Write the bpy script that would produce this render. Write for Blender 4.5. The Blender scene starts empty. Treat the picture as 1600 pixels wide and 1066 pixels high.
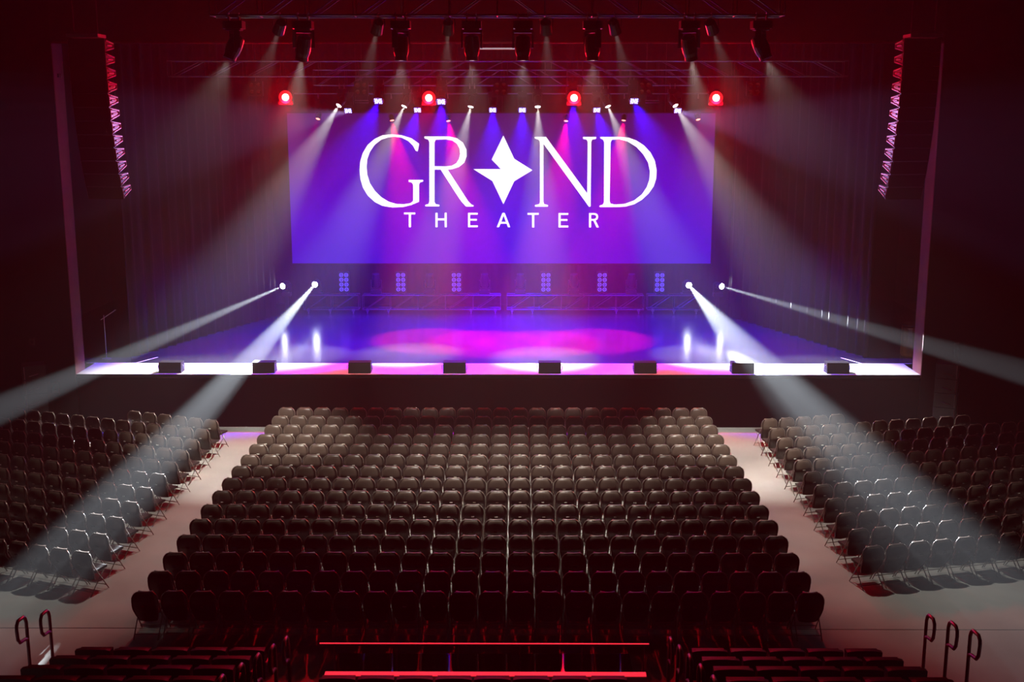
import bpy, bmesh, math, random
from mathutils import Vector, Matrix
from mathutils.geometry import tessellate_polygon
random.seed(7)
D = bpy.data
sc = bpy.context.scene
COL = sc.collection

# ------------------------------------------------------------------ camera
F = 1823.0
CAM = Vector((0.55, 0.0, 9.04))
PITCH, YAW = math.radians(11.26), math.radians(0.247)
cd = D.cameras.new('camera'); cam = D.objects.new('camera', cd); COL.objects.link(cam)
cd.sensor_width = 36.0; cd.lens = F / 1600.0 * 36.0; cd.clip_end = 300
cam.location = CAM; cam.rotation_euler = (math.radians(90) - PITCH, 0, YAW)
sc.camera = cam
CM = Matrix.Rotation(YAW, 3, 'Z') @ Matrix.Rotation(math.radians(90) - PITCH, 3, 'X')
def ray(x, y): return CM @ Vector(((x - 800) / F, -(y - 533) / F, -1.0))
def at_y(x, y, Y): d = ray(x, y); return CAM + d * ((Y - CAM.y) / d.y)
def at_z(x, y, z): d = ray(x, y); return CAM + d * ((z - CAM.z) / d.z)
def project(p):
    q = CM.transposed() @ (Vector(p) - CAM); return 800 - F * q.x / q.z, 533 + F * q.y / q.z

# ------------------------------------------------------------------ view + world haze
sc.view_settings.view_transform = 'Standard'; sc.view_settings.look = 'None'
sc.view_settings.exposure = 0.0; sc.view_settings.gamma = 1.0; sc.view_settings.use_curve_mapping = False
sc.cycles.max_bounces = 5; sc.cycles.diffuse_bounces = 0; sc.cycles.glossy_bounces = 3
sc.cycles.volume_bounces = 0; sc.cycles.use_light_tree = True
sc.cycles.sample_clamp_indirect = 4.0
HAZE = 0.004
w = D.worlds.new('world'); sc.world = w; w.use_nodes = True
nt = w.node_tree; nt.nodes.clear()
out = nt.nodes.new('ShaderNodeOutputWorld')
bg = nt.nodes.new('ShaderNodeBackground'); bg.inputs[0].default_value = (0.010, 0.003, 0.004, 1); bg.inputs[1].default_value = 0.25
nt.links.new(bg.outputs[0], out.inputs[0])
vs = nt.nodes.new('ShaderNodeVolumeScatter'); vs.inputs['Anisotropy'].default_value = 0.35
vs.inputs['Color'].default_value = (1, 1, 1, 1)
vs.inputs['Density'].default_value = HAZE
nt.links.new(vs.outputs[0], out.inputs['Volume'])

# ------------------------------------------------------------------ materials
def mat(name, col, rough=0.6, metal=0.0, emit=None, estr=0.0, noise=None, spec=0.5, bump=0.0, coat=0.0):
    m = D.materials.new(name); m.use_nodes = True
    n = m.node_tree; b = n.nodes['Principled BSDF']
    b.inputs['Base Color'].default_value = (*col, 1); b.inputs['Roughness'].default_value = rough
    b.inputs['Metallic'].default_value = metal; b.inputs['Specular IOR Level'].default_value = spec
    b.inputs['Coat Weight'].default_value = coat
    if emit:
        b.inputs['Emission Color'].default_value = (*emit, 1); b.inputs['Emission Strength'].default_value = estr
        m.cycles.emission_sampling = 'NONE'
    if noise:
        col2, scale = noise
        t = n.nodes.new('ShaderNodeTexNoise'); t.inputs['Scale'].default_value = scale; t.inputs['Detail'].default_value = 6
        c = n.nodes.new('ShaderNodeTexCoord'); n.links.new(c.outputs['Object'], t.inputs['Vector'])
        r = n.nodes.new('ShaderNodeValToRGB'); r.color_ramp.elements[0].position = 0.35; r.color_ramp.elements[1].position = 0.7
        r.color_ramp.elements[0].color = (*col, 1); r.color_ramp.elements[1].color = (*col2, 1)
        n.links.new(t.outputs[0], r.inputs[0]); n.links.new(r.outputs[0], b.inputs['Base Color'])
        if bump:
            bp = n.nodes.new('ShaderNodeBump'); bp.inputs['Strength'].default_value = bump; bp.inputs['Distance'].default_value = 0.02
            n.links.new(t.outputs[0], bp.inputs['Height']); n.links.new(bp.outputs[0], b.inputs['Normal'])
    return m
M = {}
M['concrete'] = mat('polished_concrete', (0.42, 0.41, 0.38), 0.45, noise=((0.62, 0.60, 0.55), 0.45), bump=0.03)
M['joint'] = mat('floor_joint_filler', (0.05, 0.045, 0.04), 0.9)
M['deck'] = mat('stage_deck_paint', (0.020, 0.020, 0.022), 0.2, noise=((0.028, 0.028, 0.030), 1.1), bump=0.04)
M['apron'] = mat('apron_light_band_grey', (0.55, 0.55, 0.53), 0.5, noise=((0.66, 0.66, 0.63), 1.5), bump=0.05)  # paler than the deck: part of the light band is put into this colour
M['fascia'] = mat('stage_fascia_cloth', (0.008, 0.0022, 0.0035), 0.9, noise=((0.011, 0.003, 0.005), 2.0), spec=0.05)
M['black'] = mat('black_paint', (0.013, 0.009, 0.009), 0.7, noise=((0.020, 0.013, 0.013), 1.3), spec=0.15)
M['plaster'] = mat('proscenium_plaster', (0.30, 0.10, 0.115), 0.8, noise=((0.36, 0.13, 0.14), 3.0))
M['ceiling'] = mat('ceiling_paint', (0.02, 0.012, 0.012), 0.85, noise=((0.026, 0.016, 0.016), 1.0))
M['drape'] = mat('stage_drape_velour', (0.010, 0.004, 0.005), 0.6, noise=((0.015, 0.006, 0.007), 4.0), spec=0.12)
M['truss'] = mat('truss_black_aluminium', (0.16, 0.15, 0.16), 0.35, 0.7)
M['fixture'] = mat('fixture_black_shell', (0.018, 0.017, 0.018), 0.38)
M['fixture_metal'] = mat('fixture_bare_metal', (0.35, 0.34, 0.36), 0.3, 0.9)
M['spk'] = mat('loudspeaker_black', (0.010, 0.009, 0.010), 0.5)
M['grille'] = mat('loudspeaker_grille', (0.012, 0.012, 0.012), 0.6, noise=((0.03, 0.03, 0.03), 60.0))
M['rigging'] = mat('rigging_steel', (0.55, 0.53, 0.58), 0.45, 0.2)
M['chair_back'] = mat('chair_vinyl', (0.125, 0.083, 0.064), 0.33, noise=((0.150, 0.100, 0.078), 9.0))
M['chair_seat'] = mat('chair_seat_vinyl', (0.050, 0.036, 0.034), 0.45)
M['chair_frame'] = mat('chair_frame_steel', (0.36, 0.30, 0.25), 0.3, 0.5)
M['plate'] = mat('chair_number_plate', (0.85, 0.80, 0.70), 0.3, 0.0)
M['seat_cloth'] = mat('riser_seat_cloth', (0.018, 0.013, 0.015), 0.5)
M['rail'] = mat('handrail_steel', (0.5, 0.46, 0.48), 0.38, 0.35)
M['riser'] = mat('riser_deck', (0.02, 0.018, 0.019), 0.5)
M['gloss'] = mat('gloss_black_deck', (0.008, 0.008, 0.009), 0.07)
M['tape'] = mat('white_marking_tape', (0.75, 0.73, 0.68), 0.6)
M['wallplate'] = mat('wall_plate_plastic', (0.5, 0.46, 0.42), 0.5)
M['amber_lit'] = mat('amber_lit_colour', (0.30, 0.12, 0.035), 0.5, noise=((0.18, 0.07, 0.02), 6.0))  # amber light on a drape edge, put into the colour
M['lens_white'] = mat('lit_lens_white', (0.8, 0.8, 0.8), 0.3, emit=(1, 0.96, 0.93), estr=14)
M['lens_cool'] = mat('lit_lens_cool', (0.8, 0.8, 0.8), 0.3, emit=(0.86, 0.94, 1.0), estr=40)
M['lens_foh'] = mat('lit_lens_warm', (0.8, 0.8, 0.8), 0.3, emit=(1, 0.97, 0.9), estr=5)
M['lens_blue'] = mat('lit_lens_blue', (0.2, 0.2, 0.8), 0.3, emit=(0.32, 0.28, 1.0), estr=5)
M['lens_bluedim'] = mat('lit_lens_blue_dim', (0.1, 0.1, 0.5), 0.3, emit=(0.16, 0.10, 1.0), estr=1.3)
M['lens_red'] = mat('lit_lens_red', (0.8, 0.2, 0.2), 0.3, emit=(1.0, 0.30, 0.26), estr=3)
M['strobe_red'] = mat('lit_strobe_red', (1, 0.3, 0.2), 0.3, emit=(1.0, 0.26, 0.16), estr=14)
M['halo_red'] = mat('painted_red_halo', (0.8, 0.02, 0.02), 0.3, emit=(1.0, 0.012, 0.02), estr=1.6)  # self-glowing colour for the red halo around the strobe lens
M['lens_off'] = mat('unlit_lens_glass', (0.05, 0.05, 0.06), 0.08, coat=0.5)
M['lamp_off'] = mat('unlit_reflector', (0.45, 0.22, 0.2), 0.25, 0.8)
M['red_glow'] = mat('painted_red_glow', (0.6, 0.05, 0.06), 0.3, emit=(1.0, 0.03, 0.055), estr=1.0)  # self-glowing red in place of red light caught by rail and ledge
M['letter'] = mat('screen_white', (0.8, 0.8, 0.8), 0.5, emit=(1, 0.98, 1.0), estr=1.5)
# the lit screen picture: violet above, blue below
sm = D.materials.new('screen_picture'); sm.use_nodes = True
n = sm.node_tree; b = n.nodes['Principled BSDF']; b.inputs['Base Color'].default_value = (0.02, 0.02, 0.03, 1); b.inputs['Roughness'].default_value = 0.5
tc = n.nodes.new('ShaderNodeTexCoord'); sx = n.nodes.new('ShaderNodeSeparateXYZ'); n.links.new(tc.outputs['Generated'], sx.inputs[0])
rp = n.nodes.new('ShaderNodeValToRGB'); n.links.new(sx.outputs[2], rp.inputs[0])
e = rp.color_ramp.elements; e[0].position = 0.0; e[0].color = (0.045, 0.0, 0.60, 1); e[1].position = 1.0; e[1].color = (0.045, 0.0, 0.11, 1)
k = rp.color_ramp.elements.new(0.3); k.color = (0.07, 0.0, 0.56, 1)
k = rp.color_ramp.elements.new(0.62); k.color = (0.085, 0.0, 0.30, 1)
n.links.new(rp.outputs[0], b.inputs['Emission Color']); b.inputs['Emission Strength'].default_value = 0.95
M['screen'] = sm

# ------------------------------------------------------------------ mesh helpers
class MB:
    def __init__(s): s.v = []; s.f = []; s.smooth = []
    def add(s, vs, fs, smooth=False):
        o = len(s.v); s.v += [tuple(v) for v in vs]; s.f += [tuple(i + o for i in f) for f in fs]; s.smooth += [smooth] * len(fs)
    def box(s, x0, x1, y0, y1, z0, z1, T=None):
        vs = [Vector((x, y, z)) for x in (x0, x1) for y in (y0, y1) for z in (z0, z1)]
        if T: vs = [T @ v for v in vs]
        s.add(vs, [(0, 1, 3, 2), (4, 6, 7, 5), (0, 4, 5, 1), (2, 3, 7, 6), (0, 2, 6, 4), (1, 5, 7, 3)])
    def tube(s, pts, r, n=6, closed=False):
        pts = [Vector(p) for p in pts]; rings = []
        N = len(pts)
        for i, p in enumerate(pts):
            if closed: t = pts[(i + 1) % N] - pts[i - 1]
            else: t = pts[min(i + 1, N - 1)] - pts[max(i - 1, 0)]
            t.normalize(); u = t.orthogonal() if abs(t.x) > 0.9 else t.cross(Vector((1, 0, 0)))
            u.normalize(); v = t.cross(u)
            rr = r[i] if isinstance(r, (list, tuple)) else r
            rings.append([p + (u * math.cos(a) + v * math.sin(a)) * rr for a in [2 * math.pi * k / n for k in range(n)]])
        vs = [q for R in rings for q in R]; fs = []
        for i in range(N if closed else N - 1):
            a, c = i * n, ((i + 1) % N) * n
            for k in range(n): fs.append((a + k, a + (k + 1) % n, c + (k + 1) % n, c + k))
        s.add(vs, fs, True)
        if not closed:
            s.add(rings[0], [tuple(range(n))[::-1]]); s.add(rings[-1], [tuple(range(n))])
    def lathe(s, prof, n=14, T=None):
        vs = []; fs = []
        for r, z in prof: vs += [Vector((r * math.cos(2 * math.pi * k / n), r * math.sin(2 * math.pi * k / n), z)) for k in range(n)]
        if T: vs = [T @ v for v in vs]
        for i in range(len(prof) - 1):
            for k in range(n): fs.append((i * n + k, i * n + (k + 1) % n, (i + 1) * n + (k + 1) % n, (i + 1) * n + k))
        fs.append(tuple(range(n))[::-1]); fs.append(tuple((len(prof) - 1) * n + k for k in range(n)))
        s.add(vs, fs)
    def mesh(s, name, m):
        me = D.meshes.new(name); me.from_pydata(s.v, [], s.f); me.materials.append(M[m])
        me.polygons.foreach_set('use_smooth', s.smooth); me.update(); return me
def link(name, me, parent=None, loc=None, rot=None):
    o = D.objects.new(name, me); COL.objects.link(o)
    if parent: o.parent = parent
    if loc is not None: o.location = loc
    if rot is not None: o.rotation_euler = rot
    return o
def build(mb, name, m, parent=None, loc=None, rot=None): return link(name, mb.mesh(name, m), parent, loc, rot)
def boxobj(name, m, x0, x1, y0, y1, z0, z1, parent=None):
    mb = MB(); mb.box(x0, x1, y0, y1, z0, z1); return build(mb, name, m, parent)
def tag(o, label=None, cat=None, group=None, kind=None):
    for k, v in (('label', label), ('category', cat), ('group', group), ('kind', kind)):
        if v: o[k] = v
    return o
def thing(name, label, cat, loc=(0, 0, 0), group=None, rz=0):
    o = D.objects.new(name, None); COL.objects.link(o); o.location = loc; o.rotation_euler = (0, 0, rz); o.empty_display_size = 0.2
    return tag(o, label, cat, group)
def spot(parent, loc, aim, watts, col, half, blend=0.25, rad=0.04):
    l = D.lights.new('lamp', 'SPOT'); l.energy = watts; l.color = col; l.spot_size = math.radians(half * 2); l.spot_blend = blend; l.shadow_soft_size = rad
    o = D.objects.new('lamp', l); COL.objects.link(o); o.parent = parent; o.location = loc
    o.rotation_euler = Vector(aim).to_track_quat('-Z', 'Y').to_euler(); return o
ORD = ['first', 'second', 'third', 'fourth', 'fifth', 'sixth', 'seventh', 'eighth', 'ninth', 'tenth', 'eleventh', 'twelfth']
def side_words(i, n):   # which one along a row, counted from the nearer end
    if i == 0: return 'leftmost'
    if i == n - 1: return 'rightmost'
    return ORD[i] + ' from left' if i < n / 2 else ORD[n - 1 - i] + ' from right'

# ------------------------------------------------------------------ setting
STZ, SY = 1.57, 32.6            # stage height, stage front
fl = boxobj('floor', 'joint', -21, 21, 6, SY + 0.3, -0.12, -0.012); tag(fl, kind='structure')
jy = at_z(300, 982, 0).y
for y0, y1 in ((6, jy - 0.012), (jy + 0.012, SY + 0.3)):
    boxobj('slab', 'concrete', -21, 21, y0, y1, -0.11, 0.0, fl)
PX = 12.1
for sgn, nm in ((-1, 'left'), (1, 'right')):
    a, c = sorted((sgn * PX + sgn * 0.02, sgn * 21)); o = boxobj('wall_proscenium_' + nm, 'black', a, c, SY, SY + 0.68, 0, 16); tag(o, kind='structure')
    a, c = sorted((sgn * PX, sgn * (PX + 0.02))); o = boxobj('trim_1' if sgn < 0 else 'trim_2', 'plaster', a, c, SY - 0.01, SY + 0.72, STZ - 0.1, 10.8); tag(o, kind='structure')
    o = boxobj('wall_' + nm, 'black', *sorted((sgn * 20.6, sgn * 21)), 6, SY, 0, 16); tag(o, kind='structure')
    o = boxobj('wall_stage_' + nm, 'black', *sorted((sgn * 15.6, sgn * 16)), SY + 0.68, 46.4, 0, 16); tag(o, kind='structure')
hd = boxobj('wall_header', 'ceiling', -PX - 0.02, PX + 0.02, SY, SY + 0.68, 10.83, 16); tag(hd, kind='structure')
tr = boxobj('trim_3', 'plaster', -PX, PX, SY - 0.01, SY + 0.05, 10.78, 10.83); tag(tr, kind='structure')
tag(boxobj('wall_back', 'black', -16, 16, 46.0, 46.4, 0, 16), kind='structure')
tag(boxobj('ceiling', 'ceiling', -21, 21, 6, 46.4, 16, 16.3), kind='structure')

st = thing('stage', 'wide raised stage with a dark glossy deck and black front', 'stage', (0, SY, 0))
mb = MB(); mb.box(-15.5, 15.5, 1.5, 13.3, STZ - 0.12, STZ); build(mb, 'deck', 'deck', st)
mb = MB(); mb.box(-PX + 0.01, PX - 0.01, 0.0, 1.495, STZ - 0.12, STZ); build(mb, 'apron', 'apron', st)
mb = MB(); mb.box(-PX + 0.01, PX - 0.01, 0.03, 0.08, 0, STZ - 0.12); build(mb, 'fascia', 'fascia', st)
mb = MB(); mb.box(-PX + 0.01, PX - 0.01, -0.025, 0.0, STZ - 0.1, STZ); build(mb, 'nosing', 'black', st)
for sgn, nm in ((-1, 'left'), (1, 'right')):
    q = thing('floor_marking', 'thin white L-shaped tape mark on the %s front of the stage' % nm, 'tape mark', (sgn * 11.6, 34.1, STZ))
    build((lambda m: (m.box(-0.75, 0.75, -0.02, 0.02, 0, 0.004), m)[1])(MB()), 'strip', 'tape', q)
    m2 = MB(); m2.box(-0.02, 0.02, 0, 0.9, 0, 0.004); build(m2, 'strip', 'tape', q, (-sgn * 0.75, 0.02, 0), (0, 0, sgn * 0.45))

# drapes: pleated cloth following a line
def drape(label, p0, p1, z0, z1, pleat=0.42, amp=0.10):
    p0, p1 = Vector((*p0, 0)), Vector((*p1, 0)); L = (p1 - p0).length; t = (p1 - p0) / L; nn = Vector((-t.y, t.x, 0))
    root = thing('stage_drape', label, 'curtain', p0 + Vector((0, 0, z0)))
    N = int(L / pleat * 8); mb = MB(); vs = []; ph = 0
    zs = [0.0, 0.25, 0.6, 1.0]
    offs = [amp * (math.sin(2 * math.pi * i / 8 + 0.9 * math.sin(i * 0.13)) * (0.7 + 0.3 * math.sin(i * 0.37))) for i in range(N + 1)]
    for zi in zs:
        for i in range(N + 1):
            p = t * (L * i / N) + nn * offs[i] * (1.0 - 0.45 * zi) + Vector((0, 0, (z1 - z0) * zi)); vs.append(p)
    fs = [(r * (N + 1) + i, r * (N + 1) + i + 1, (r + 1) * (N + 1) + i + 1, (r + 1) * (N + 1) + i) for r in range(len(zs) - 1) for i in range(N)]
    mb.add(vs, fs, True); o = build(mb, 'cloth', 'drape', root)
    md = o.modifiers.new('thickness', 'SOLIDIFY'); md.thickness = 0.012
    mb = MB(); mb.tube([Vector((0, 0, z1 - z0 + 0.03)), t * L + Vector((0, 0, z1 - z0 + 0.03))], 0.03); build(mb, 'track', 'truss', root)
    return root
drape('dark pleated drape along the left side of the stage', (-11.25, 34.9), (-8.3, 42.3), STZ + 0.02, 14.5)
drape('dark pleated drape along the right side of the stage', (11.25, 34.9), (8.3, 42.3), STZ + 0.02, 14.5)
drape('black pleated backdrop hanging behind the big screen', (-9.3, 44.9), (9.3, 44.9), STZ + 0.02, 14.5, 0.5, 0.08)

# ------------------------------------------------------------------ screen with its lettering
YS = 43.8
s0, s1 = at_y(457, 411.5, YS), at_y(1118, 177, YS)
scr = thing('projection_screen', 'wide glowing violet blue screen with white serif lettering and a star', 'screen', (0, YS, s0.z))
mb = MB(); mb.box(s0.x, s1.x, 0, 0.05, 0, s1.z - s0.z); build(mb, 'panel', 'screen', scr)
mb = MB()
for x0, x1, z0, z1 in ((s0.x - 0.05, s1.x + 0.05, -0.05, 0), (s0.x - 0.05, s1.x + 0.05, s1.z - s0.z, s1.z - s0.z + 0.06), (s0.x - 0.05, s0.x, 0, s1.z - s0.z), (s1.x, s1.x + 0.05, 0, s1.z - s0.z)):
    mb.box(x0, x1, -0.01, 0.06, z0, z1)
build(mb, 'frame', 'black', scr)
for sx in (-6, 0, 6):
    mb = MB(); mb.tube([(sx, 0.03, s1.z - s0.z + 0.05), (sx, 0.03, 14.3 - s0.z)], 0.012); build(mb, 'suspension_cable', 'truss', scr)
def letter(name, loops, ox, oy, k, closed_z=0.004):
    W = []
    for lp in loops:
        W.append([at_y(ox + x / k, oy + y / k, YS) - Vector((0, YS, s0.z)) for x, y in lp])
    flat = [v for lp in W for v in lp]; tri = tessellate_polygon([[Vector((v.x, v.z, 0)) for v in lp] for lp in W])
    mb = MB(); n0 = len(flat)
    vs = [Vector((v.x, -0.006, v.z)) for v in flat] + [Vector((v.x, -0.001, v.z)) for v in flat]
    fs = list(tri) + [(c + n0, b_ + n0, a + n0) for a, b_, c in tri]; o = 0
    for lp in W:
        m_ = len(lp)
        for i in range(m_): fs.append((o + i, o + (i + 1) % m_, n0 + o + (i + 1) % m_, n0 + o + i))
        o += m_
    mb.add(vs, fs); return build(mb, name, 'letter', scr)
G = [(680,205),(610,155),(520,127),(430,118),(340,127),(270,160),(205,215),(160,290),(135,370),(130,450),(137,530),(160,610),(205,685),(270,745),(340,780),(430,795),(530,792),(610,772),(680,742),(680,580),(690,563),(718,555),(718,540),(583,540),(583,558),(612,565),(625,585),(625,735),(600,755),(540,765),(470,762),(400,742),(330,700),(270,640),(225,570),(200,490),(195,420),(200,350),(225,280),(270,215),(330,168),(400,145),(450,140),(520,150),(580,180),(625,225),(650,272),(668,275)]
Rr = [(728,138),(960,138),(1030,155),(1085,195),(1118,260),(1120,320),(1098,380),(1050,420),(990,440),(945,445),(1110,700),(1140,745),(1165,768),(1185,775),(1183,787),(1115,787),(1080,750),(1050,710),(880,445),(823,445),(823,745),(835,765),(868,770),(868,785),(737,785),(737,770),(765,765),(775,745),(775,190),(765,168),(730,155)]
Rh = [(823,190),(835,168),(930,165),(985,175),(1030,205),(1055,250),(1060,300),(1050,345),(1025,385),(985,408),(930,415),(823,413)]
Nn = [(270,142),(375,142),(390,165),(755,665),(760,190),(750,168),(716,160),(716,142),(838,142),(838,160),(800,168),(792,190),(787,785),(772,790),(350,205),(350,745),(358,765),(392,772),(392,788),(272,788),(272,772),(310,765),(318,745),(318,190),(308,168),(270,155)]
Do = [(875,142),(1060,142),(1140,150),(1210,175),(1280,220),(1340,285),(1380,360),(1398,450),(1393,530),(1370,600),(1325,665),(1260,725),(1190,765),(1110,787),(1040,792),(870,792),(868,778),(900,768),(910,745),(912,190),(902,168),(876,155)]
Dh = [(972,190),(985,168),(1050,163),(1130,185),(1210,235),(1275,305),(1318,380),(1335,460),(1330,540),(1305,610),(1260,675),(1190,730),(1100,762),(1010,768),(970,758),(963,735)]
K1 = 5.923
letter('letter', [G], 540, 190, K1); letter('letter', [Rr, Rh], 540, 190, K1); letter('letter', [Nn], 790, 190, K1); letter('letter', [Do, Dh], 790, 190, K1)
letter('star_emblem', [[(786.5,212),(803.5,248.2),(831.9,266),(803.5,283.2),(786.5,319.2),(769.3,282.9),(739.7,264.3),(782.6,264.3),(768.3,249.4)]], 0, 0, 1)
def box_l(x0, x1, y0, y1): return [(x0, y0), (x1, y0), (x1, y1), (x0, y1)]
letter('letter', [[(540,842),(645,842),(645,859),(605,859),(605,978),(585,978),(585,859),(540,859)]], 540, 190, K1)
letter('letter', [[(832,845),(851,845),(851,897),(917,897),(917,845),(936,845),(936,978),(917,978),(917,914),(851,914),(851,978),(832,978)]], 540, 190, K1)
EE = [(0,0),(90,0),(90,17),(19,17),(19,56),(82,56),(82,72),(19,72),(19,116),(90,116),(90,133),(0,133)]
letter('letter', [[(1133 + x, 845 + y) for x, y in EE]], 540, 190, K1)
letter('letter', [[(1452,845),(1472,845),(1524,978),(1503,978),(1490,945),(1434,945),(1420,978),(1399,978)], [(1440,929),(1484,929),(1462,870)]], 540, 190, K1)
letter('letter', [[(203,846),(307,846),(307,863),(265,863),(265,980),(245,980),(245,863),(203,863)]], 790, 190, K1)
letter('letter', [[(490 + x, 847 + y) for x, y in EE]], 790, 190, K1)
letter('letter', [[(772,847),(825,847),(848,856),(858,878),(852,902),(832,916),(864,980),(842,980),(812,918),(791,918),(791,980),(772,980)], [(791,863),(822,863),(836,870),(840,882),(834,895),(820,902),(791,902)]], 790, 190, K1)

# ------------------------------------------------------------------ trusses
_unit = {}
def rod(parent, name, a, b_, r, m='truss'):
    key = (round(r, 4), m)
    if key not in _unit:
        mb = MB(); mb.tube([(0, 0, 0), (0, 0, 1)], r, 6); _unit[key] = mb.mesh('rod', m)
    a, b_ = Vector(a), Vector(b_); d = b_ - a
    o = link(name, _unit[key], parent, a); o.rotation_mode = 'QUATERNION'; o.rotation_quaternion = d.to_track_quat('Z', 'Y'); o.scale = (1, 1, d.length); return o
def truss(label, x0, x1, y, zb, h, dep, bay, r=0.026, hang=None, flip=0.0, name='lighting_truss'):
    t = thing(name, label, 'truss', ((x0 + x1) / 2, y, zb)); c = (x0 + x1) / 2; a, b_ = x0 - c, x1 - c
    for yy in (0, dep):
        for z in (0, h): rod(t, 'chord', (a, yy, z), (b_, yy, z), r)
    nb = max(1, round((b_ - a) / bay)); L = (b_ - a) / nb
    for i in range(nb + 1):
        x = a + i * L
        for yy in (0, dep): rod(t, 'brace', (x, yy, 0), (x, yy, h), r * 0.55)
        rod(t, 'brace', (x, 0, 0), (x, dep, 0), r * 0.55)
        if i < nb:
            up = (x + L / 2) < flip - c
            for yy in (0, dep): rod(t, 'brace', (x + 0.12, yy, 0 if up else h), (x + L - 0.12, yy, h if up else 0), r * 0.55)
    if hang:
        for k in range(4):
            x = a + (k + 0.5) * (b_ - a) / 4; rod(t, 'hoist_chain', (x, dep / 2, h), (x, dep / 2, hang - zb), 0.012)
    return t
YF = 25.0
zF = at_y(800, 23.5, YF).z; xF0, xF1 = at_y(328, 23, YF).x, at_y(1226, 23, YF).x
truss('long black truss above the audience, highest and nearest of the trusses', xF0, xF1, YF, zF, 0.52, 0.5, 1.0, 0.024, 15.9)
YT = 35.0; zT = at_y(800, 119, YT).z; hT = at_y(800, 95, YT).z - zT
truss('long black truss just behind the proscenium with red strobes under it', at_y(262, 119, YT).x, at_y(1325, 119, YT).x, YT, zT, hT, 0.45, 1.08, 0.022, 15.9)
YR = 38.5; zR = at_y(800, 133, YR).z; hR = at_y(800, 109, YR).z - zR
truss('black truss carrying the white beam lights above the screen', at_y(490, 133, YR).x, at_y(1085, 133, YR).x, YR, zR, hR, 0.4, 1.0, 0.022, 15.9)
YP = 41.0; zP = at_y(800, 146, YP).z
pp = thing('lighting_pipe', 'thin black lighting pipe above the top edge of the screen', 'pipe', (0, YP, zP))
rod(pp, 'pipe', (-7.2, 0, 0), (7.2, 0, 0), 0.025)
for x in (-5, 0, 5): rod(pp, 'suspension_cable', (x, 0, 0), (x, 0, 15.9 - zP), 0.008)
bt = at_y(777, 76, SY - 0.15)
bb = thing('batten_light', 'short pale tube batten at the middle of the proscenium header', 'light', bt)
mb = MB(); mb.tube([(-0.5, 0, 0), (0.5, 0, 0)], 0.022); build(mb, 'tube', 'lens_off', bb).data.materials[0] = mat('pale_tube', (0.7, 0.62, 0.66), 0.3, emit=(0.9, 0.75, 0.8), estr=0.45)
for x in (-0.5, 0.5):
    mb = MB(); mb.box(x - 0.03, x + 0.03, -0.03, 0.16, -0.03, 0.3); build(mb, 'end_bracket', 'fixture', bb)

# ------------------------------------------------------------------ lamps
PROTO = {}
def proto(key, fn):
    if key not in PROTO: PROTO[key] = fn()
    return PROTO[key]
def m_base(s):
    mb = MB(); mb.box(-0.19 * s, 0.19 * s, -0.16 * s, 0.16 * s, -0.15 * s, 0); mb.box(-0.15 * s, 0.15 * s, -0.12 * s, 0.12 * s, -0.18 * s, -0.15 * s); return mb.mesh('base', 'fixture')
def m_yoke(s):
    mb = MB(); mb.box(-0.21 * s, 0.21 * s, -0.05 * s, 0.05 * s, -0.23 * s, -0.18 * s)
    for q in (-1, 1):
        mb.box(min(q * 0.17, q * 0.21) * s, max(q * 0.17, q * 0.21) * s, -0.06 * s, 0.06 * s, -0.52 * s, -0.2 * s)
    return mb.mesh('yoke', 'fixture')
def m_head(s):      # barrel along -Z, pivot at the origin
    mb = MB(); mb.lathe([(0.08 * s, 0.2 * s), (0.135 * s, 0.16 * s), (0.155 * s, 0.0), (0.15 * s, -0.14 * s), (0.125 * s, -0.22 * s), (0.13 * s, -0.30 * s), (0.12 * s, -0.30 * s), (0.118 * s, -0.27 * s)], 14); return mb.mesh('head', 'fixture')
def m_lens(s, m, r=0.118):
    mb = MB(); mb.lathe([(r * s, -0.272 * s), (r * 0.9 * s, -0.292 * s), (r * 0.45 * s, -0.298 * s)], 14); return mb.mesh('lens', m)
def m_clamp(s):
    mb = MB(); mb.box(-0.02, 0.02, -0.03, 0.03, 0, 0.09)
    mb.tube([(0, 0.045 * math.cos(a), 0.12 + 0.045 * math.sin(a)) for a in [k * math.pi / 4 for k in range(8)]], 0.014, 5, True); return mb.mesh('clamp', 'fixture_metal')
def moving_head(label, top, aim, lens, s=1.0, lamp=None, hang=True, group=None, cat='stage light'):
    """top: where it is clamped (or stands); aim: direction of the light"""
    t = thing('moving_head_light', label, cat, top, group); sg = 1 if hang else -1
    flip = (0, 0, 0) if hang else (math.pi, 0, 0); zo = -0.16 if hang else 0
    if hang:
        for q in (-0.1, 0.1): link('clamp', proto('clamp', lambda: m_clamp(1)), t, (q * s, 0, -0.16))
    link('base', proto(('base', s), lambda: m_base(s)), t, (0, 0, zo), flip)
    aim = Vector(aim).normalized(); pan = math.atan2(aim.y, aim.x) + math.pi / 2
    link('yoke', proto(('yoke', s), lambda: m_yoke(s)), t, (0, 0, zo), (flip[0], 0, pan))
    piv = Vector((0, 0, zo - sg * 0.46 * s))
    h = link('head', proto(('head', s), lambda: m_head(s)), t, piv); h.rotation_euler = aim.to_track_quat('-Z', 'Y').to_euler()
    link('lens', proto(('lens', s, lens), lambda: m_lens(s, lens)), h)
    if lamp: spot(t, piv + aim * 0.32 * s, aim, *lamp)
    return t
WARM, COOL, WHITE = (1.0, 0.97, 0.88), (0.80, 0.91, 1.0), (1.0, 0.96, 0.94)
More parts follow.
